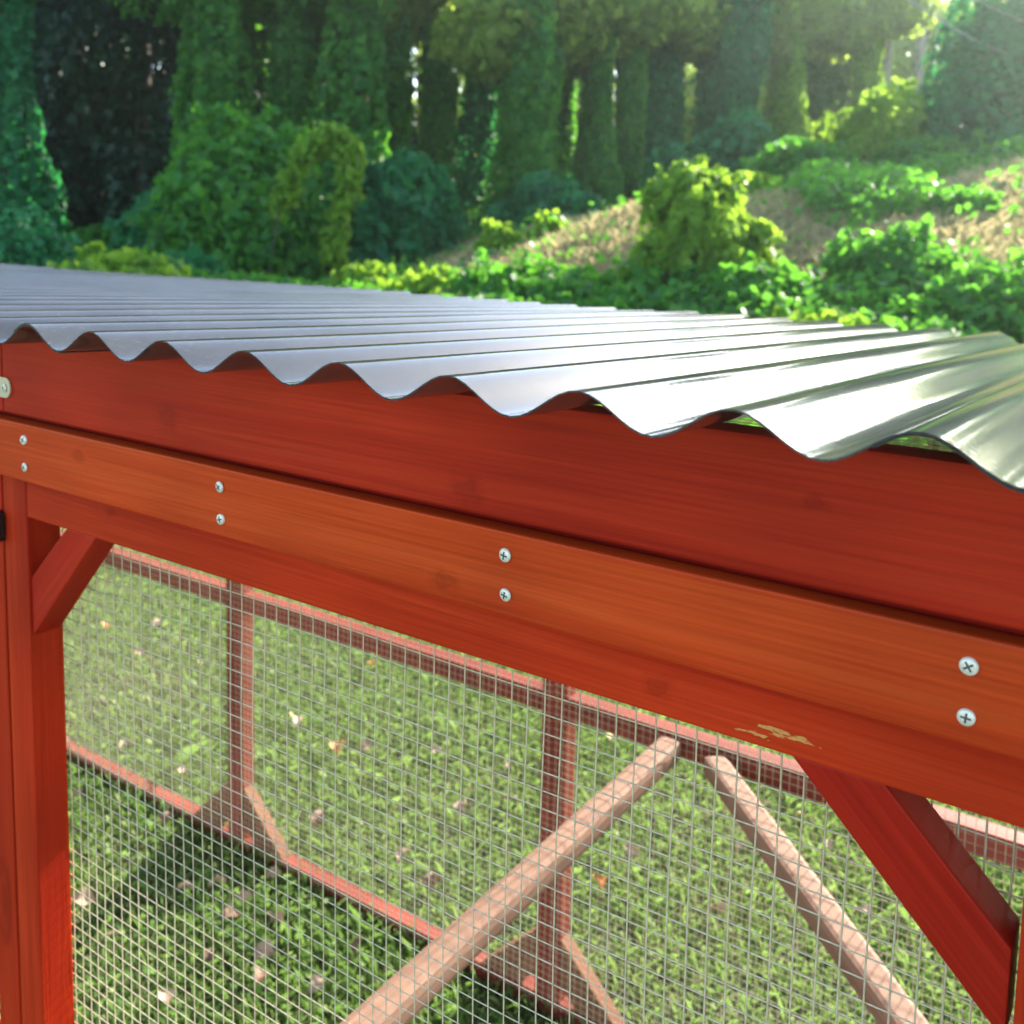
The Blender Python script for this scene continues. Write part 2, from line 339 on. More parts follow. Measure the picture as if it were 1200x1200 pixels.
def dome(n, c, rad, wob, inner=.35, full=False, amp=1.0):
    """leaf places and normals on a lumpy dome"""
    D = unit(rng.normal(size=(n, 3)))
    if not full: D[:, 2] = np.abs(D[:, 2])*1.0 - .12*rng.random(n)
    D = unit(D)
    lump = 1 + amp*.30*wob(D*2.6 + np.array(c)[None]*.7) + .14*wob(D*7.0 + np.array(c)[None])
    dep = np.where(rng.random(n) < inner, rng.uniform(.70, .97, n), 1 + rng.normal(0, .03, n))
    P = np.array(c) + D*np.array(rad)*(lump*dep)[:, None]
    Nn = unit(D/np.array(rad)); Nn[:, 2] += .35
    return P, unit(Nn)
def at(px, w, z=None):            # a surveyed bearing (1200 per unit slope) and distance
    u = (px-600)/1200*w; x, y = uw(u, w); g = float(terrain_uw(u, w))
    return x, y, (g if z is None else z)
def mound(name, label, px, w, hw, top, n, leaf, mat, group=None, depth=1.0, cat='shrub', inner=.35, sink=.15, lumps=None, shoots=34):
    x, y, g = at(px, w); h = max(top - g, .25)
    t = empty(name, (x, y, g)); tag(t, label, cat, group)
    wb = Wob(1.0)
    parts = [dome(int(n*.45), (x, y, g), (hw*.92, hw*.92*depth, h*.92), wb, inner, amp=.85)]
    if lumps: parts = []
    nl = 0 if lumps else 12
    for (du, dw, z_, rl) in lumps or ():
        c = (x+du*CA-dw*SA, y+du*SA+dw*CA, z_); parts.append(dome(int(n*rl*rl/sum(l[3]**2 for l in lumps)), c, (rl, rl, rl*.92), wb, .3, True, amp=.8))
    for q in range(nl):
        v = unit(rng.normal(size=(1, 3)))[0]; v[2] = abs(v[2])*.9+.05; v /= np.linalg.norm(v)
        c = np.array([x, y, g]) + v*np.array([hw, hw*depth, h])*.72; rl = rng.uniform(.18, .44)
        parts.append(dome(int(n*.55/nl), tuple(c), (hw*rl, hw*rl, max(hw, h)*rl*.75), wb, inner*.6, True, amp=.85))
    P = np.concatenate([p[0] for p in parts]); Nn = np.concatenate([p[1] for p in parts])
    ks = rng.integers(0, len(P), shoots); sh = []
    for q in ks:
        d = Nn[q] + rng.normal(size=3)*.45; d[2] += .25; d /= np.linalg.norm(d); ln_ = rng.uniform(.12, .42)*math.sqrt(hw)
        t_ = rng.random(13)[:, None]; sh.append(P[q] + d*t_*ln_ + rng.normal(size=(13, 3))*leaf*.3 - np.array([[0, 0, 1.]])*t_**2*ln_*.35)
    sh = np.concatenate(sh); P = np.concatenate([P, sh]); Nn = np.concatenate([Nn, unit(rng.normal(size=sh.shape)+np.array([[0, 0, .8]]))])
    keep = P[:, 2] > terrain(P[:, 0], P[:, 1]) - .03
    P, Nn = P[keep], Nn[keep]
    leaves('foliage', P, Nn, leaf*rng.uniform(.45, 1.35, len(P)), mat, t)
    st = []
    for k in range(6):
        a = rng.uniform(0, 6.28); e = Vector((x+math.cos(a)*hw*.55, y+math.sin(a)*hw*.55, g+h*rng.uniform(.5, .8)))
        b = Vector((x+math.cos(a)*hw*.08, y+math.sin(a)*hw*.08, g-.05)); mdl = (b+e)/2 + Vector((0, 0, h*.15))
        st.append(([b, mdl, e], [.03+.006*h, .02+.004*h, .006]))
    tubes('stems', st, M['bark'], t)
    return t
def column(name, label, px, w, r, H, n, leaf, mat, group=None, crown=(), crown_n=0, crown_mat=None, crown_leaf=None, flare=1.0, lean=0.0, z0=-.1):
    """a tree trunk wrapped from the ground up in hanging vine"""
    x, y, g = at(px, w); t = empty(name, (x, y, g)); tag(t, label, 'tree', group)
    wb = Wob(1.0); wb2 = Wob(2.2)
    if px > 590:
        H = min(H, EYE + w*.235 - g); crown = [(c[0], c[1], H*(.78+.12*q), c[3]*.8, c[4]*.7) for q, c in enumerate(crown)]
    h = rng.random(n)**.9*H; a = rng.uniform(0, 2*math.pi, n)
    d = np.stack([np.cos(a), np.sin(a), np.zeros(n)], 1)
    prof = 1 + flare*np.exp(-h/(.16*H)) + .35*np.sin(h*1.1+px)*.5
    q = np.concatenate([d[:, :2]*1.9, (h*.42)[:, None]], 1)
    rr = r*prof*(1 + .48*wb(q) + .22*wb2(q*1.6))
    dep = np.where(rng.random(n) < .35, rng.uniform(.5, .95, n), 1 + rng.normal(0, .05, n))
    lx = lean*h*CA; ly = lean*h*SA
    P = np.stack([x + lx + d[:, 0]*rr*dep, y + ly + d[:, 1]*rr*dep, g + z0 + h], 1)
    keep = P[:, 2] > terrain(P[:, 0], P[:, 1])
    P, d = P[keep], d[keep]
    Nn = d.copy(); Nn[:, 2] += .35
    leaves('vine_foliage', P, unit(Nn), leaf*rng.uniform(.65, 1.25, len(P)), mat, t)
    tr = [([(x, y, g-.2), (x+lean*H*.5*CA, y+lean*H*.5*SA, g+H*.5), (x+lean*H*CA, y+lean*H*SA, g+H)], [max(.16, r*.38), max(.13, r*.3), .08])]
    if crown:
        cp, cn = [], []
        for (dx, dy, dz, a_, b_) in crown:
            c = (x+dx*CA-dy*SA, y+dx*SA+dy*CA, g+dz)
            p_, n_ = dome(crown_n, c, (a_, a_, b_), wb, .5, True); cp.append(p_); cn.append(n_)
            tr.append(([(x+lean*H*.4*CA, y+lean*H*.4*SA, g+min(H, dz)*.55), tuple((Vector((x, y, g+dz*.8))+Vector(c))/2), c], [.12, .08, .03]))
        P = np.concatenate(cp); Nn = np.concatenate(cn)
        leaves('crown', P, Nn, (crown_leaf or leaf)*rng.uniform(.65, 1.25, len(P)), crown_mat or mat, t)
    tubes('trunk', tr, M['bark'], t)
    return t

# ------------------------------------------------------------------ the chicken run
run = empty('chicken_run')
tag(run, 'red stained timber chicken run with wire mesh walls and corrugated plastic roof', 'chicken run')
# corrugated roof sheets, front edge high, falling away from the front
PITCHC, AMP, TILT = .0763, .00825, math.tan(R(2.8))
def roof_z(x, y): return 1.2993 - (y+.067)*TILT + AMP*np.cos(2*math.pi*(x+.1251+PITCHC/2)/PITCHC)
def roof_sheet(x0, n, lift, seed):
    xs = np.linspace(x0, x0+n*PITCHC, int(n*14)+1); g = np.random.default_rng(seed)
    ys = np.linspace(-.067+g.uniform(-.001, .001), 1.075, 16)
    XX, YY = np.meshgrid(xs, ys); ZZ = roof_z(XX, YY) + lift + .0012*np.sin(YY*4+seed)*np.sin(XX*5+seed)
    nx, ny = len(xs), len(ys); ix = np.arange(nx*ny).reshape(ny, nx)
    F = np.stack([ix[:-1, :-1], ix[:-1, 1:], ix[1:, 1:], ix[1:, :-1]], -1).reshape(-1, 4)
    o = from_np('roof_sheet', np.stack([XX, YY, ZZ], -1).reshape(-1, 3), F, M['roof'], run, True)
    s = o.modifiers.new('thickness', 'SOLIDIFY'); s.thickness = .0009; s.offset = 0
    e = o.modifiers.new('edges', 'EDGE_SPLIT'); e.split_angle = R(50)
    return o
for i in range(-5, 3):
    roof_sheet(-.715 + i*8*PITCHC, 8.75, .0017 if i % 2 == 0 else 0.0, i+20)

# head of the front wall
board_x('fascia_board', -.8525, .80, 0, .018, 1.2170, 1.2862, M['fascia'], run)
board_x('fascia_board', -3.40, -.8540, 0, .018, 1.2170, 1.2862, M['fascia'], run)
board_x('head_beam', -3.40, .80, .0185, .044, 1.168, 1.282, M['brace'], run)
trim = board_x('trim_board', -1.72, .80, -.003, .0115, 1.1608, 1.2108, M['trim'], run)
trim2 = board_x('trim_board', -3.40, -1.7215, -.003, .0115, 1.1608, 1.2108, M['trim'], run)

def screw_mesh():
    bm = bmesh.new(); seg = 18
    prof = [(.0037, .0), (.0037, -.0007), (.0030, -.0013), (.0012, -.0015)]
    rings = [[bm.verts.new((r*math.cos(2*math.pi*k/seg), y, r*math.sin(2*math.pi*k/seg))) for k in range(seg)] for r, y in prof]
    for a, b in zip(rings, rings[1:]):
        for k in range(seg): bm.faces.new((a[k], a[(k+1) % seg], b[(k+1) % seg], b[k]))
    bm.faces.new(rings[-1])
    for f in bm.faces: f.smooth = True
    a, l = .00042, .0021
    pts = [(-a, -l), (a, -l), (a, -a), (l, -a), (l, a), (a, a), (a, l), (-a, l), (-a, a), (-l, a), (-l, -a), (-a, -a)]
    top = [bm.verts.new((x, -.00158, z)) for x, z in pts]; bot = [bm.verts.new((x, -.0009, z)) for x, z in pts]
    f = bm.faces.new(top); f.material_index = 1
    for k in range(12):
        f = bm.faces.new((top[k], top[(k+1) % 12], bot[(k+1) % 12], bot[k])); f.material_index = 1
    bmesh.ops.recalc_face_normals(bm, faces=bm.faces)
    me = bpy.data.meshes.new('screw'); bm.to_mesh(me); bm.free()
    me.materials.append(M['screw']); me.materials.append(M['slot_shade'])
    return me
SCREW = screw_mesh()
def screw(x, y, z, parent, s=1.0):
    s *= 1.12
    o = bpy.data.objects.new('screw', SCREW); col.objects.link(o); o.parent = parent
    pl = parent.location
    o.location = Vector((x, y, z)) - pl
    o.rotation_euler = (random.uniform(-.12, .12), random.uniform(0, 1.5), random.uniform(-.12, .12)); o.scale = (s, s, s)
    return o
for k in range(7):
    xs_ = -.0738 - .2474*k
    if xs_ < -1.70: break
    screw(xs_ + random.uniform(-.001, .001), -.0032, 1.1972, trim); screw(xs_ + random.uniform(-.001, .001), -.0032, 1.1738, trim, .95)
for k in range(2): screw(.1736+.2474*k, -.0032, 1.1972, trim); screw(.1736+.2474*k, -.0032, 1.1738, trim)

# pale strap across the joint of the fascia
def rounded(hx, hz, r, n=6):
    p = []
    for cx, cz, a0 in ((hx-r, hz-r, 0), (-hx+r, hz-r, 90), (-hx+r, -hz+r, 180), (hx-r, -hz+r, 270)):
        for k in range(n+1):
            a = R(a0+90*k/n); p.append((cx+r*math.cos(a), cz+r*math.sin(a)))
    return p
st = prism('joint_strap', rounded(.034, .0088, .0075), -.0018, 0.0, M['strap'], run, (-.8725, -.0002, 1.2385), bevel=.0004)
screw(-.8460, -.0021, 1.2385, st, .9); screw(-.8960, -.0021, 1.2385, st, .9)

# front wall: posts, rails, corner braces, mesh
FP = [-.880+.8326*k for k in range(-3, 3)]          # left edges of the front posts
for x in FP: board_z('post', x, x+.0365, .012, .044, -.03, 1.1675, M['brace'] if x < -.9 or x > .1 else M['post'], run)
raily = (.0125, .043)
for i, x in enumerate(FP[:-1]):
    a, b = x+.0367, FP[i+1]-.0002
    if i == 2:                                       # the bay left of the big panel carries a door
        continue
    board_x('rail', a, b, *raily, 1.122, 1.1672, M['railw'] if -.9 < x < -.8 else M['rail'], run)
    board_x('rail', a, b, *raily, .515, .552, M['rail'], run)
    board_x('rail', a, b, *raily, .0, .04, M['rail'], run)
def brace(xc, zc, sgn, y0, y1, half, wdt, mat):
    """45 degree corner brace in the x-z plane, ends cut plumb and level; sgn +1 rises to the right"""
    a = half; h = wdt/2
    poly = [(-a-h, -h), (a-h, -h), (a+h, h), (-a+h, h)] if False else [(-a+h, h), (-a-h, -h), (a+h, -h), (a-h, h)]
    if sgn < 0: poly = [(x, -z) for x, z in poly]
    o = prism('corner_brace', poly, y0, y1, mat, run, (xc, (y0+y1)/2*0, zc), roty=-math.pi/4 if sgn > 0 else math.pi/4, bevel=.0014)
    return o
def brace_pts(pts, y0, y1, mat, name='corner_brace', ang=math.pi/4):
    """a brace from its corner points in world x-z; grain along its length"""
    cx = sum(p[0] for p in pts)/len(pts); cz = sum(p[1] for p in pts)/len(pts)
    c, s = math.cos(ang), math.sin(ang)
    loc = [((x-cx)*c + (z-cz)*s, -(x-cx)*s + (z-cz)*c) for x, z in pts]
    return prism(name, loc, y0, y1, mat, run, (cx, 0, cz), roty=-ang, bevel=.0014)
RB = 1.1218
brace_pts([(-.8433, 1.0125), (-.8433, 1.0665), (-.7870, RB), (-.7450, RB), (-.8433+.008, 1.0125)][:4] , .0145, .0415, M['brace'])
brace_pts([(-.1565, RB), (-.1105, RB), (-.0505, 1.0618), (-.0505, 1.0158)], .0145, .0415, M['brace'], ang=-math.pi/4)
for x in FP[1:-1]:
    if x > -.1: brace_pts([(x+.0367, 1.0125), (x+.0367, 1.0665), (x+.093, RB), (x+.135, RB)], .0145, .0415, M['brace'])
# the door in the next bay
dx0, dx1 = FP[2]+.039, FP[3]-.0022
board_z('door_stile', dx1-.036, dx1, .0115, .043, .02, 1.165, M['post'], run); board_z('door_stile', dx0, dx0+.036, .0115, .043, .02, 1.165, M['post'], run)
for z in (.02, .52, 1.128): board_x('door_rail', dx0+.0362, dx1-.0362, .012, .0425, z, z+.036, M['rail'], run)
kb = prism('turn_latch', rounded(.010, .0145, .006), -.008, 0, M['black'], run, (-.8860, .0112, 1.108), bevel=.002)
def mesh_panel(x0, x1, y, z0, z1, r=.00056, p=.0127, name='wire_mesh'):
    vx = np.arange(x0+p*.4, x1, p); hz = np.arange(z0+p*.4, z1, p)
    jx = rng.normal(0, .00025, len(vx)); jz = rng.normal(0, .00025, len(hz))
    ph = rng.uniform(0, 6.28, 4); A, B = [], []
    def warp(x, z, o): return (x + .0008*math.sin(z*23+ph[0]) + .0005*math.sin(x*41+ph[1]), y+o+.0020*math.sin(x*7+ph[2])*math.sin(z*6+ph[3]), z + .0009*math.sin(x*17+ph[1]) + .0005*math.sin(z*37+ph[3]))
    zs = np.linspace(z0, z1, 15); xs = np.linspace(x0, x1, 13)
    for x, q in zip(vx, jx):
        p_ = [warp(x+q, z, 0) for z in zs]; A += p_[:-1]; B += p_[1:]
    for z, q in zip(hz, jz):
        p_ = [warp(x, z+q, .0009) for x in xs]; A += p_[:-1]; B += p_[1:]
    return tag(wires(name, A, B, r, M['steel'], run), kind='stuff')
for i, x in enumerate(FP[:-1]): mesh_panel(x+.018, FP[i+1]+.017, .0455, .01, 1.165)
# back wall
BP = [-.869+.8145*k for k in range(-3, 3)]            # centres of the back posts
for x in BP: board_z('back_post', x-.025, x+.025, .955, .988, -.03, 1.2, M['far'], run)
board_x('back_plate', BP[0]-.025, BP[-1]+.025, .955, .99, 1.2005, 1.234, M['far'], run)
for a, b in zip(BP, BP[1:]):
    board_x('back_rail', a+.0252, b-.0252, .955, .986, .556, .5925, M['far'], run)
    board_x('back_rail', a+.0252, b-.0252, .955, .986, -.004, .030, M['far'], run)
    mesh_panel(a+.002, b-.002, .9525, .02, 1.2, .00052)
    for s, x in ((1, a+.0252), (-1, b-.0252)):
        brace_pts([(x, .068), (x, .150), (x+s*.120, .0302), (x+s*.036, .0302)][::s], .957, .984, M['ply'] if True else 0, ang=-s*math.pi/4)
# ends, rafters, ceiling mesh, perches
for x in (FP[0], FP[-1]):
    for z in (0.0, .53, 1.13): board_y('end_rail', x+.002, x+.034, .0445, .9545, z, z+.036, M['rail'], run)
for x in FP[1:-1]: board_y('rafter', x+.004, x+.032, .0445, .9545, 1.190, 1.226, M['brace'], run)
vx = np.arange(FP[0], FP[-1], .0127); vy = np.arange(.05, .95, .0127)
tag(wires('ceiling_mesh', [(x, .046, 1.2285) for x in vx] + [(FP[0], y, 1.2293) for y in vy], [(x, .955, 1.2285) for x in vx] + [(FP[-1], y, 1.2293) for y in vy], .0004, M['steel'], run), kind='stuff')
board_y('perch', -.665, -.627, .045, .9515, .5548, .588, M['perch'], run, bevel=.010)
L2 = math.hypot(.88, .88)
prism('perch', [(-L2/2, -.0155), (L2/2, -.0155), (L2/2, .0155), (-L2/2, .0155)], -.018, .018, M['perch'], run, (-.571+.44, .94-.44, .571), rotz=-math.pi/4, bevel=.007)

# ------------------------------------------------------------------ lawn
n = 300000
gx = rng.uniform(-4.3, .8, n); gy = rng.uniform(.28, 2.6, n)
wb = Wob(2.4)
dens = .62 + .45*wb(np.stack([gx, gy, 0*gx], 1)*1.7)
k = (rng.random(n) < dens) & (gy > .15 - .1*gx*0) & (gy < 2.6 - .25*gx)
gx, gy = gx[k], gy[k]; n = len(gx)
P0 = np.stack([gx, gy, terrain(gx, gy)], 1); a = rng.uniform(0, 6.28, n); hh = rng.gamma(4, .0040, n)+.006; wd = rng.uniform(.0005, .0013, n)
ln = rng.uniform(.2, 1.0, n)*hh; sx = np.stack([np.cos(a), np.sin(a), 0*a], 1); b = a+rng.uniform(.9, 2.2, n); lv = np.stack([np.cos(b), np.sin(b), 0*b], 1)
up = np.array([[0, 0, 1.]])
V = np.stack([P0-sx*wd[:, None], P0+sx*wd[:, None], P0+lv*(ln*.35)[:, None]+up*(hh*.62)[:, None]+sx*(wd*.8)[:, None], P0+lv*ln[:, None]+up*(hh*.85)[:, None]], 1).reshape(-1, 3)
bs = (np.arange(n)*4)[:, None, None]
tag(from_np('lawn_grass', V, (bs+np.array([[0, 1, 2], [0, 2, 3]])).reshape(-1, 3), M['grass']), 'short patchy green lawn grass in and around the run', 'grass', kind='stuff')
n = 2600
cx = rng.uniform(-4.2, .9, n); cy = rng.uniform(.3, 3.2, n); kk = wb(np.stack([cx, cy, 0*cx], 1)*1.1) > .05; cx, cy = cx[kk], cy[kk]; n = len(cx)
P0 = np.stack([cx, cy, rng.uniform(.012, .04, n)], 1); nn = np.tile(np.array([[0, 0, 1.]]), (n, 1))
tag(leaves('lawn_clover', P0, nn, rng.uniform(.007, .015, n), M['grass'], None, .46, 0, .35), 'small round clover leaves growing through the lawn', 'clover', kind='stuff')

def dead_leaf_mesh(seed, mat):
    g = random.Random(seed); bm = bmesh.new(); n = 7; L = .05
    rows = []
    curl = g.uniform(.5, 1.3)
    for i in range(n+1):
        t = i/n; wdt = .36*L*math.sin(math.pi*min(1, t*.93+.05))**.8*(1+.25*math.sin(t*9+seed))
        zc = .012*math.sin(t*math.pi)*g.uniform(.6, 1.2)+.004
        rows.append([bm.verts.new((L*(t-.5), s*wdt, zc + curl*abs(s)**1.6*.012)) for s in (-1, -.5, 0, .5, 1)])
    for p, q in zip(rows, rows[1:]):
        for j in range(4): bm.faces.new((p[j], p[j+1], q[j+1], q[j])).smooth = True
    me = bpy.data.meshes.new('fallen_leaf'); bm.to_mesh(me); bm.free(); me.materials.append(mat)
    return me
DL = {k: [dead_leaf_mesh(s, M['leaf_'+k]) for s in (3, 8, 15)] for k in 'pobY'.lower()}
DT = {'p': ('pale dry curled leaf fallen on the lawn', 'pale fallen leaves'), 'o': ('orange dry leaf fallen on the lawn', 'orange fallen leaves'),
      'b': ('dark brown crumpled leaf fallen on the lawn', 'brown fallen leaves'), 'y': ('yellow leaf fallen on the lawn', 'yellow fallen leaves')}
SPOTS = [(-2.95, 1.49, 'o'), (-1.62, 0.6, 'p'), (-1.62, 0.77, 'p'), (-2.0, 1.05, 'p'), (-1.58, 1.11, 'b'), (-1.76, 1.36, 'o'), (-1.72, 1.42, 'p'), (-1.56, 1.51, 'p'), (-1.34, 1.34, 'p'), (-1.27, 1.43, 'p'), (-2.04, 1.8, 'o'), (-0.95, 1.28, 'o'), (-0.69, 1.78, 'y'), (-0.6, 1.71, 'p'), (-1.58, 0.82, 'p'), (-1.51, 0.83, 'p'), (-1.43, 0.68, 'b'), (-1.4, 0.81, 'p'), (-1.23, 0.86, 'b'), (-1.35, 0.74, 'p'), (-2.47, 1.15, 'b'), (-2.83, 1.61, 'p'), (-1.69, 1.92, 'o'), (-1.36, 1.55, 'b'), (-1.23, 1.09, 'b'), (-1.49, 0.77, 'b'), (-2.1, 0.84, 'p'), (-1.41, 0.56, 'p'), (-0.95, 1.43, 'p'), (-0.75, 1.58, 'p'), (-1.86, 0.91, 'b'), (-2.68, 1.42, 'p'), (-1.33, 1.12, 'p'), (-1.22, 1.84, 'y'), (-1.97, 1.4, 'p'), (-1.51, 0.91, 'p'), (-1.76, 0.63, 'p'), (-1.32, 0.69, 'b'), (-0.71, 1.34, 'p'), (-0.47, 1.51, 'p'), (-1.22, 0.74, 'p'), (-2.21, 1.05, 'p')]
for i, (x, y, c) in enumerate(SPOTS):
    o = bpy.data.objects.new('fallen_leaf', DL[c][i % 3]); col.objects.link(o)
    o.location = (x, y, .026); o.rotation_euler = (random.uniform(-.5, .5), random.uniform(-.4, .4), random.uniform(0, 6.28)); s = random.uniform(.55, 1.05); o.scale = (s, s, s)
    ins = y < .95
    tag(o, DT[c][0] + (' inside the run' if ins else ' beyond the back wall'), 'leaf', DT[c][1] + (' inside' if ins else ' beyond the back wall'))

# ------------------------------------------------------------------ the bank and what grows on it
n = 280000
w_ = 8.5 + 14.5*rng.random(n)**.8; u_r = rng.uniform(-.30, .62, n)*w_
zz = terrain_uw(u_r, w_); wbk = Wob(.8)
xx, yy = uw(u_r, w_)
k = (zz > .22) & ((wbk(np.stack([xx, yy, 0*xx], 1)*1.2) > -1.3 + 1.3*(w_ < 11)))
xx, yy, zz = xx[k], yy[k], zz[k]; n = len(xx)
P0 = np.stack([xx, yy, zz-.02], 1); a = rng.uniform(0, 6.28, n); hh = rng.gamma(5, .016, n)+.03; wd = rng.uniform(.002, .005, n)
sx = np.stack([np.cos(a), np.sin(a), 0*a], 1); b = rng.uniform(0, 6.28, n); lv = np.stack([np.cos(b), np.sin(b), 0*b], 1); ln = rng.uniform(.2, 1.0, n)*hh
V = np.stack([P0-sx*wd[:, None], P0+sx*wd[:, None], P0+lv*(ln*.4)[:, None]+up*(hh*.65)[:, None]+sx*(wd*.8)[:, None], P0+lv*ln[:, None]+up*(hh*.95)[:, None]], 1).reshape(-1, 3)
bs = (np.arange(n)*4)[:, None, None]
tag(from_np('dry_grass', V, (bs+np.array([[0, 1, 2], [0, 2, 3]])).reshape(-1, 3), M['straw']), 'straw coloured dry grass standing on the sunlit bank', 'dry grass', kind='stuff')
# creeping vine over the lower slope and round the feet of the trees
n = 120000
w_ = rng.uniform(6.2, 30, n); u_r = rng.uniform(-.62, .70, n)*w_; xx, yy = uw(u_r, w_); zz = terrain_uw(u_r, w_)
pt = wbk(np.stack([xx, yy, 0*xx], 1)*1.5) + .6*Wob(2.0)(np.stack([xx, yy, 0*xx], 1))
on_bank = (zz > .3) & (w_ < 22.5)
k = np.where(on_bank, (pt > .72 - .9*(w_ < 10.4)) | (rng.random(n) < .06), pt > -.8)
xx, yy, zz, w_, pt = xx[k], yy[k], zz[k], w_[k], pt[k]; n = len(xx)
P0 = np.stack([xx, yy, zz + .04 + rng.random(n)*(.10 + .30*np.clip(pt+.4, 0, 1.6))], 1); nn = np.tile(np.array([[0, 0, 1.]]), (n, 1))
tag(leaves('creeping_vine', P0, nn, rng.uniform(.06, .125, n)*(1+.025*w_), M['kudzu'], None, .45, .2, .7), 'low creeping vine leaves spread over the slope and forest edge', 'vine', kind='stuff')

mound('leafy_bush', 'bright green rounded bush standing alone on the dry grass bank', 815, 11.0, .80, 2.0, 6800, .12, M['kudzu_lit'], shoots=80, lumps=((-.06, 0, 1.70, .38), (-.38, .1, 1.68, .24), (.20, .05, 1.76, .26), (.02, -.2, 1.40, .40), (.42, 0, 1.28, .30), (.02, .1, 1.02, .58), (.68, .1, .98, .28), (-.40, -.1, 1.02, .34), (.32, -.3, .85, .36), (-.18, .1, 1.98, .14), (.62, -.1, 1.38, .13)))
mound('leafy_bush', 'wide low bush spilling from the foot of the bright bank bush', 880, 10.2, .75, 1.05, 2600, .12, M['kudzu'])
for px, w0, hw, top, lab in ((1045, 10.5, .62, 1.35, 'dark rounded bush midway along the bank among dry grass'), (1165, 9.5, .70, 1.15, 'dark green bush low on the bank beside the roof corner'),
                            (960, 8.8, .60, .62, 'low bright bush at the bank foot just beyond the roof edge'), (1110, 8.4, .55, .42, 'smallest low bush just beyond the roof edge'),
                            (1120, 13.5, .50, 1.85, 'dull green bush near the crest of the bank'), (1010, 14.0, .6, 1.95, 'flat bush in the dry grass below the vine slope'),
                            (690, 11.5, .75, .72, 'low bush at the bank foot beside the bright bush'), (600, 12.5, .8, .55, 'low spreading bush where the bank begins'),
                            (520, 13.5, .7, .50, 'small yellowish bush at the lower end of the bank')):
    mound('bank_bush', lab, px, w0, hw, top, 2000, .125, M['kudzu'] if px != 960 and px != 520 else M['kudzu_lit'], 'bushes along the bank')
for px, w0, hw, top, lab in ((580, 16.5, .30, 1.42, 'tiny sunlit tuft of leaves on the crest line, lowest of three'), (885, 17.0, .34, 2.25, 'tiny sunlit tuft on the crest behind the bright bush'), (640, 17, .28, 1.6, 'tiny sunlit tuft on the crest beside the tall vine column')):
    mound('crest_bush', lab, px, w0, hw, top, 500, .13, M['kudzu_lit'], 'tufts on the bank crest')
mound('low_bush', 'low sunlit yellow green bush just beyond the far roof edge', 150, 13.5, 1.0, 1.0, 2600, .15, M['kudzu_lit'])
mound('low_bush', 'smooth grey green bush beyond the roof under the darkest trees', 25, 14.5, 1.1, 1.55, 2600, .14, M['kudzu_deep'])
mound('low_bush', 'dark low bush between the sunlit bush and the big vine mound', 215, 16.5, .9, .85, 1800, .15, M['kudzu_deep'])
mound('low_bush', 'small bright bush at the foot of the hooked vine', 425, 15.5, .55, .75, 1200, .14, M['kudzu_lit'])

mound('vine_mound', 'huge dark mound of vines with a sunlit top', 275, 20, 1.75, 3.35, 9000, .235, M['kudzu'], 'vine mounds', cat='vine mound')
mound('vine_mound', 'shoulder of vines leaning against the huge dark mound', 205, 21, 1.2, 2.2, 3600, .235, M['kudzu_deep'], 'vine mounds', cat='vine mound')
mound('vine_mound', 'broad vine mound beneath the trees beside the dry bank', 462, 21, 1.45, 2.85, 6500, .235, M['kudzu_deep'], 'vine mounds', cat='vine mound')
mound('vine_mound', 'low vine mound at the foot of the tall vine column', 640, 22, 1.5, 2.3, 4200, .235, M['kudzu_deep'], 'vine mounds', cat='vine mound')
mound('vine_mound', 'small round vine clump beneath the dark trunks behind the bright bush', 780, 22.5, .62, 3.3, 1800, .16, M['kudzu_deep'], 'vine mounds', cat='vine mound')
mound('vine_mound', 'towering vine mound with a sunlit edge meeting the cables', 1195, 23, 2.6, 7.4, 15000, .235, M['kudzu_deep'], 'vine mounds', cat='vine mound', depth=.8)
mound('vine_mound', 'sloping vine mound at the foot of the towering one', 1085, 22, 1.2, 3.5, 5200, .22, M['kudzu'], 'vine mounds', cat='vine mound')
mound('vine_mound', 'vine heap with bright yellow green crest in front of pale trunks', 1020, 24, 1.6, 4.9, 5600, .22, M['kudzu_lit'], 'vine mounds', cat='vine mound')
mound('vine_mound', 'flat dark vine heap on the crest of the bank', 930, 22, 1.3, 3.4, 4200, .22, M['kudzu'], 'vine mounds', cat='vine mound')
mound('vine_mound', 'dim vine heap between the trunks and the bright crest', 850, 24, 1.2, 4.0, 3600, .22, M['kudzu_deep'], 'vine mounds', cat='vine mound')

# the hooked vine: an arch of leaves hanging from a bent stem
hx, hy, hg = at(362, 18.5)
hk = empty('hooked_vine', (hx, hy, hg)); tag(hk, 'sunlit vine arching over like a hook beside the huge mound', 'vine')
path = [Vector((hx + a_*CA, hy + a_*SA, hg + b_)) for a_, b_ in ((-.75, .3), (-.55, 1.6), (-.10, 2.55), (.35, 2.9), (.72, 2.65), (.70, 2.05), (.50, 1.35), (.40, .55))]
tubes('stem', [(path, [.012, .014, .02, .02, .02, .02, .015, .01])], M['bark'], hk)
pp = []
for a_, b_ in zip(path[1:], path[2:]):
    t_ = rng.random(260)[:, None]; pp.append(np.array(a_)[None]*(1-t_) + np.array(b_)[None]*t_)
pp = np.concatenate(pp); off = unit(rng.normal(size=pp.shape)); P = pp + off*rng.uniform(.06, .30, len(pp))[:, None]
leaves('vine_foliage', P, off + np.array([[0, 0, .3]]), .16*rng.uniform(.7, 1.2, len(P)), M['kudzu_lit'], hk)

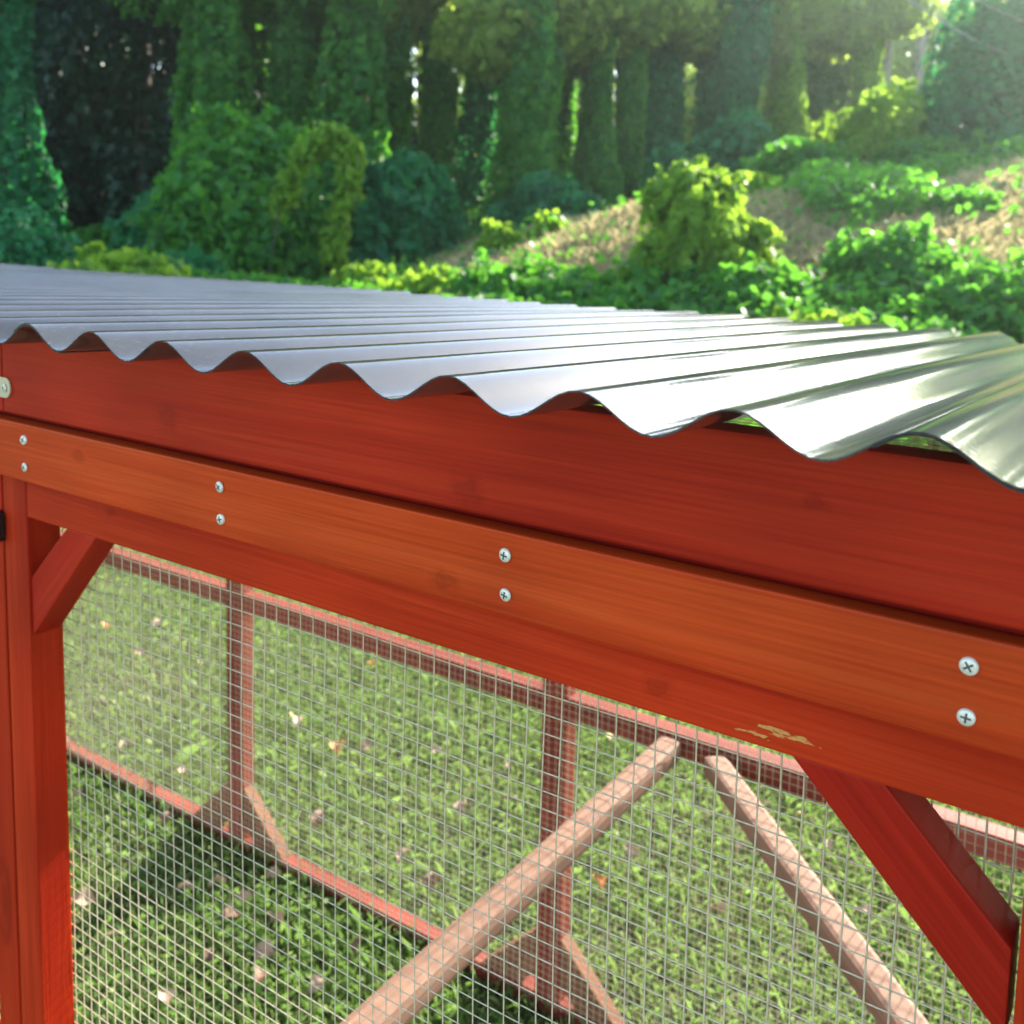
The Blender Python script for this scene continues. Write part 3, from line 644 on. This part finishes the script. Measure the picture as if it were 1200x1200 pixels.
# trees of the forest edge, wrapped in vine
C1 = ((-.6, .3, 7.6, 1.9, 1.6), (.9, -.2, 9.0, 2.1, 1.7), (-.2, .8, 10.6, 2.0, 1.6))
C2 = ((-.8, .2, 6.2, 1.6, 1.3), (.7, .6, 7.2, 1.7, 1.3))
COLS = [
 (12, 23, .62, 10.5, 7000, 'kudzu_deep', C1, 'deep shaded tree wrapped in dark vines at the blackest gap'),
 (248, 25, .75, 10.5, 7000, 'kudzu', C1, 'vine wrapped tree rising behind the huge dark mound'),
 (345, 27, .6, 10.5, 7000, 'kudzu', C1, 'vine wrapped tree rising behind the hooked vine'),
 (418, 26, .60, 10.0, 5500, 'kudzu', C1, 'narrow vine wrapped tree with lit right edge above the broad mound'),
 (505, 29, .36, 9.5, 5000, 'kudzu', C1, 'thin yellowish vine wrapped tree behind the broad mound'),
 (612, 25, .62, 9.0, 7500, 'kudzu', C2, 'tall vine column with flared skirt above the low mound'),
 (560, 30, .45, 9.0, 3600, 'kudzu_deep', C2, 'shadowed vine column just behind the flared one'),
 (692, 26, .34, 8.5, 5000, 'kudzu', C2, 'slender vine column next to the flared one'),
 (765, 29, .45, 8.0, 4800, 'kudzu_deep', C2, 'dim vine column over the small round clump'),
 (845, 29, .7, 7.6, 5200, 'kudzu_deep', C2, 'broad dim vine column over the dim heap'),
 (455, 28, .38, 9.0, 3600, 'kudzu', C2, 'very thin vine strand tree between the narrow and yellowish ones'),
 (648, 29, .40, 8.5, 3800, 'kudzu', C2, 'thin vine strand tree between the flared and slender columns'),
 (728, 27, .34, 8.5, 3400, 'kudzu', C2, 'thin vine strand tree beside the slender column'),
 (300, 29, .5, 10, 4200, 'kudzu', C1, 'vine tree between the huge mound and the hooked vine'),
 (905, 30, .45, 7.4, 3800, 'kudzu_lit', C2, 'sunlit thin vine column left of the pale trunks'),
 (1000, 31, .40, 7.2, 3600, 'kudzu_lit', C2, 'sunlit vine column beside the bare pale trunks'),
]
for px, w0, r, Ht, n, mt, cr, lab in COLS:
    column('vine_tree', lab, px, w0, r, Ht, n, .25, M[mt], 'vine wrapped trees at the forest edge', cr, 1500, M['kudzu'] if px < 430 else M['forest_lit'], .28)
for px, w0, Ht in ((1020, 33, 8.2), (1058, 34, 8.5)):
    x, y, g = at(px, w0); t = empty('bare_tree', (x, y, g)); tag(t, 'thin pale bare trunk standing behind the bright vine heap', 'tree', 'bare pale trunks')
    tubes('trunk', [([(x, y, g-.2), (x+.05, y, g+Ht*.5), (x-.05, y+.1, g+Ht)], [.17, .14, .09])], M['pale_bark'], t)
    tubes('limb', [([(x+.02, y, g+Ht*(.55+.1*q)), (x+(.5-q*.5)*CA, y+(.5-q*.5)*SA, g+Ht*(.68+.1*q)), (x+(1.2-q*1.1)*CA, y+(1.2-q*1.1)*SA, g+Ht*(.76+.1*q))], [.06, .04, .015]) for q in range(3)], M['pale_bark'], t)
    P, Nn = dome(1300, (x, y, g+Ht), (1.3, 1.3, .9), Wob(1.0), .5, True); leaves('crown', P, Nn, .22*rng.uniform(.7, 1.2, 1300), M['forest'], t)

# the wood behind, two staggered rows
def near_name(px):
    return {12: 'the blackest gap', 248: 'the huge dark mound', 345: 'the hooked vine', 418: 'the narrow vine tree', 505: 'the thin yellowish vine tree', 612: 'the flared vine column', 560: 'the flared vine column', 692: 'the slender vine column', 455: 'the very thin strand', 648: 'the flared column', 728: 'the slender column', 300: 'the huge dark mound', 765: 'the small round clump', 845: 'the broad dim column', 905: 'the sunlit thin column', 1000: 'the pale trunks'}[min(COLS, key=lambda c: abs(c[0]-px))[0]]
def forest_tree(px, w0, Ht, n, row):
    x, y, g = at(px, w0)
    if px > 560: Ht = EYE + w0*(.212 if px < 950 else .245) - g - .7
    t = empty('forest_tree', (x, y, g)); tag(t, '%s tree in the %s row of the wood behind %s' % ('dark shade toned' if px < 470 else 'leafy sunlit' if row in ('middle', 'rear') else 'leafy green', row, near_name(px)), 'tree', 'trees of the wood behind')
    wb = Wob(1.0); cp, cn, tr = [], [], [([(x, y, g-.2), (x+rng.normal(0, .15), y, g+Ht*.5), (x, y, g+Ht*.92)], [.26, .2, .06])]
    nb = 7
    for q in range(nb):
        a = rng.uniform(0, 6.28); h = Ht*(.10+.135*q); rad = rng.uniform(1.4, 2.2)*(1-.05*q); o = rng.uniform(.2, 1.5)
        c = (x+math.cos(a)*o, y+math.sin(a)*o, g+h)
        p_, n_ = dome(n//nb, c, (rad, rad, rad*.85), wb, .5, True); cp.append(p_); cn.append(n_)
        tr.append(([(x, y, g+h*.7), ((x+c[0])/2, (y+c[1])/2, g+h*.9), c], [.11, .07, .03]))
    P = np.concatenate(cp); Nn = np.concatenate(cn); k = P[:, 2] > g
    leaves('crown', P[k], Nn[k], .32*rng.uniform(.65, 1.25, k.sum()), M['forest_shade'] if px < 470 else (M['forest_lit'] if row in ('middle', 'rear') else M['forest']), t); tubes('trunk', tr, M['bark'], t)
for i in range(5): forest_tree(-60 + i*75 + rng.uniform(-8, 8), 31+rng.uniform(-1, 1), 13.5, 6500, 'nearest')
for i in range(18):
    px = -330 + i*105 + rng.uniform(-20, 20)
    if px < 430 or i % 3 == 0: forest_tree(px, 37+rng.uniform(-1.5, 1.5), 9.0 if px > 650 else 14, 5600, 'front')
for i in range(17):
    px = -330 + i*115 + rng.uniform(-20, 20); forest_tree(px, 44+rng.uniform(-1.5, 1.5), 9.2 if px > 650 else 15, 5200 if px < 470 else 3000, 'middle')
for i in range(16):
    px = -330 + i*122 + rng.uniform(-20, 20); forest_tree(px, 52+rng.uniform(-1.5, 1.5), 9.8 if px > 650 else 15, 4600 if px < 470 else 4000, 'rear')

# cables running into the towering mound
for k, (p0, z0, p1, z1, sag, lab) in enumerate(((975, 7.0, 1165, 5.2, .22, 'lowest thick pale cable dipping behind the towering vine mound'), (1040, 7.0, 1205, 5.75, .18, 'middle thin cable above the thick pale one'), (1085, 7.0, 1240, 6.1, .15, 'uppermost thin cable near the towering vine mound'))):
    a_ = Vector(at(p0, 21.3, z0)); b_ = Vector(at(p1, 22.3, z1)); P = []
    for i in range(17):
        t_ = i/16; v = a_.lerp(b_, t_); v.z -= sag*4*t_*(1-t_); P.append(v)
    r0 = .015 if k == 0 else .008
    tag(tubes('power_cable', [(P, [r0]*17)], M['cable']), lab, 'cable', 'overhead cables')

# ------------------------------------------------------------------ haze volume added for the lens glare, with its teal tint
bm = bmesh.new(); bmesh.ops.create_cube(bm, size=1)
hz = from_bm('glare_haze', bm, None); hz.scale = (150, 150, 20); hz.location = (-15, 25, 8.8); tag(hz, kind='stuff')
m, t, N, L = nodes('glare_haze'); v = N('VolumePrincipled'); v.inputs['Density'].default_value = .0008; v.inputs['Anisotropy'].default_value = .8; v.inputs['Color'].default_value = (.82, 1, .93, 1)
o = N('OutputMaterial'); L(v.outputs[0], o.inputs['Volume']); hz.data.materials.append(m)
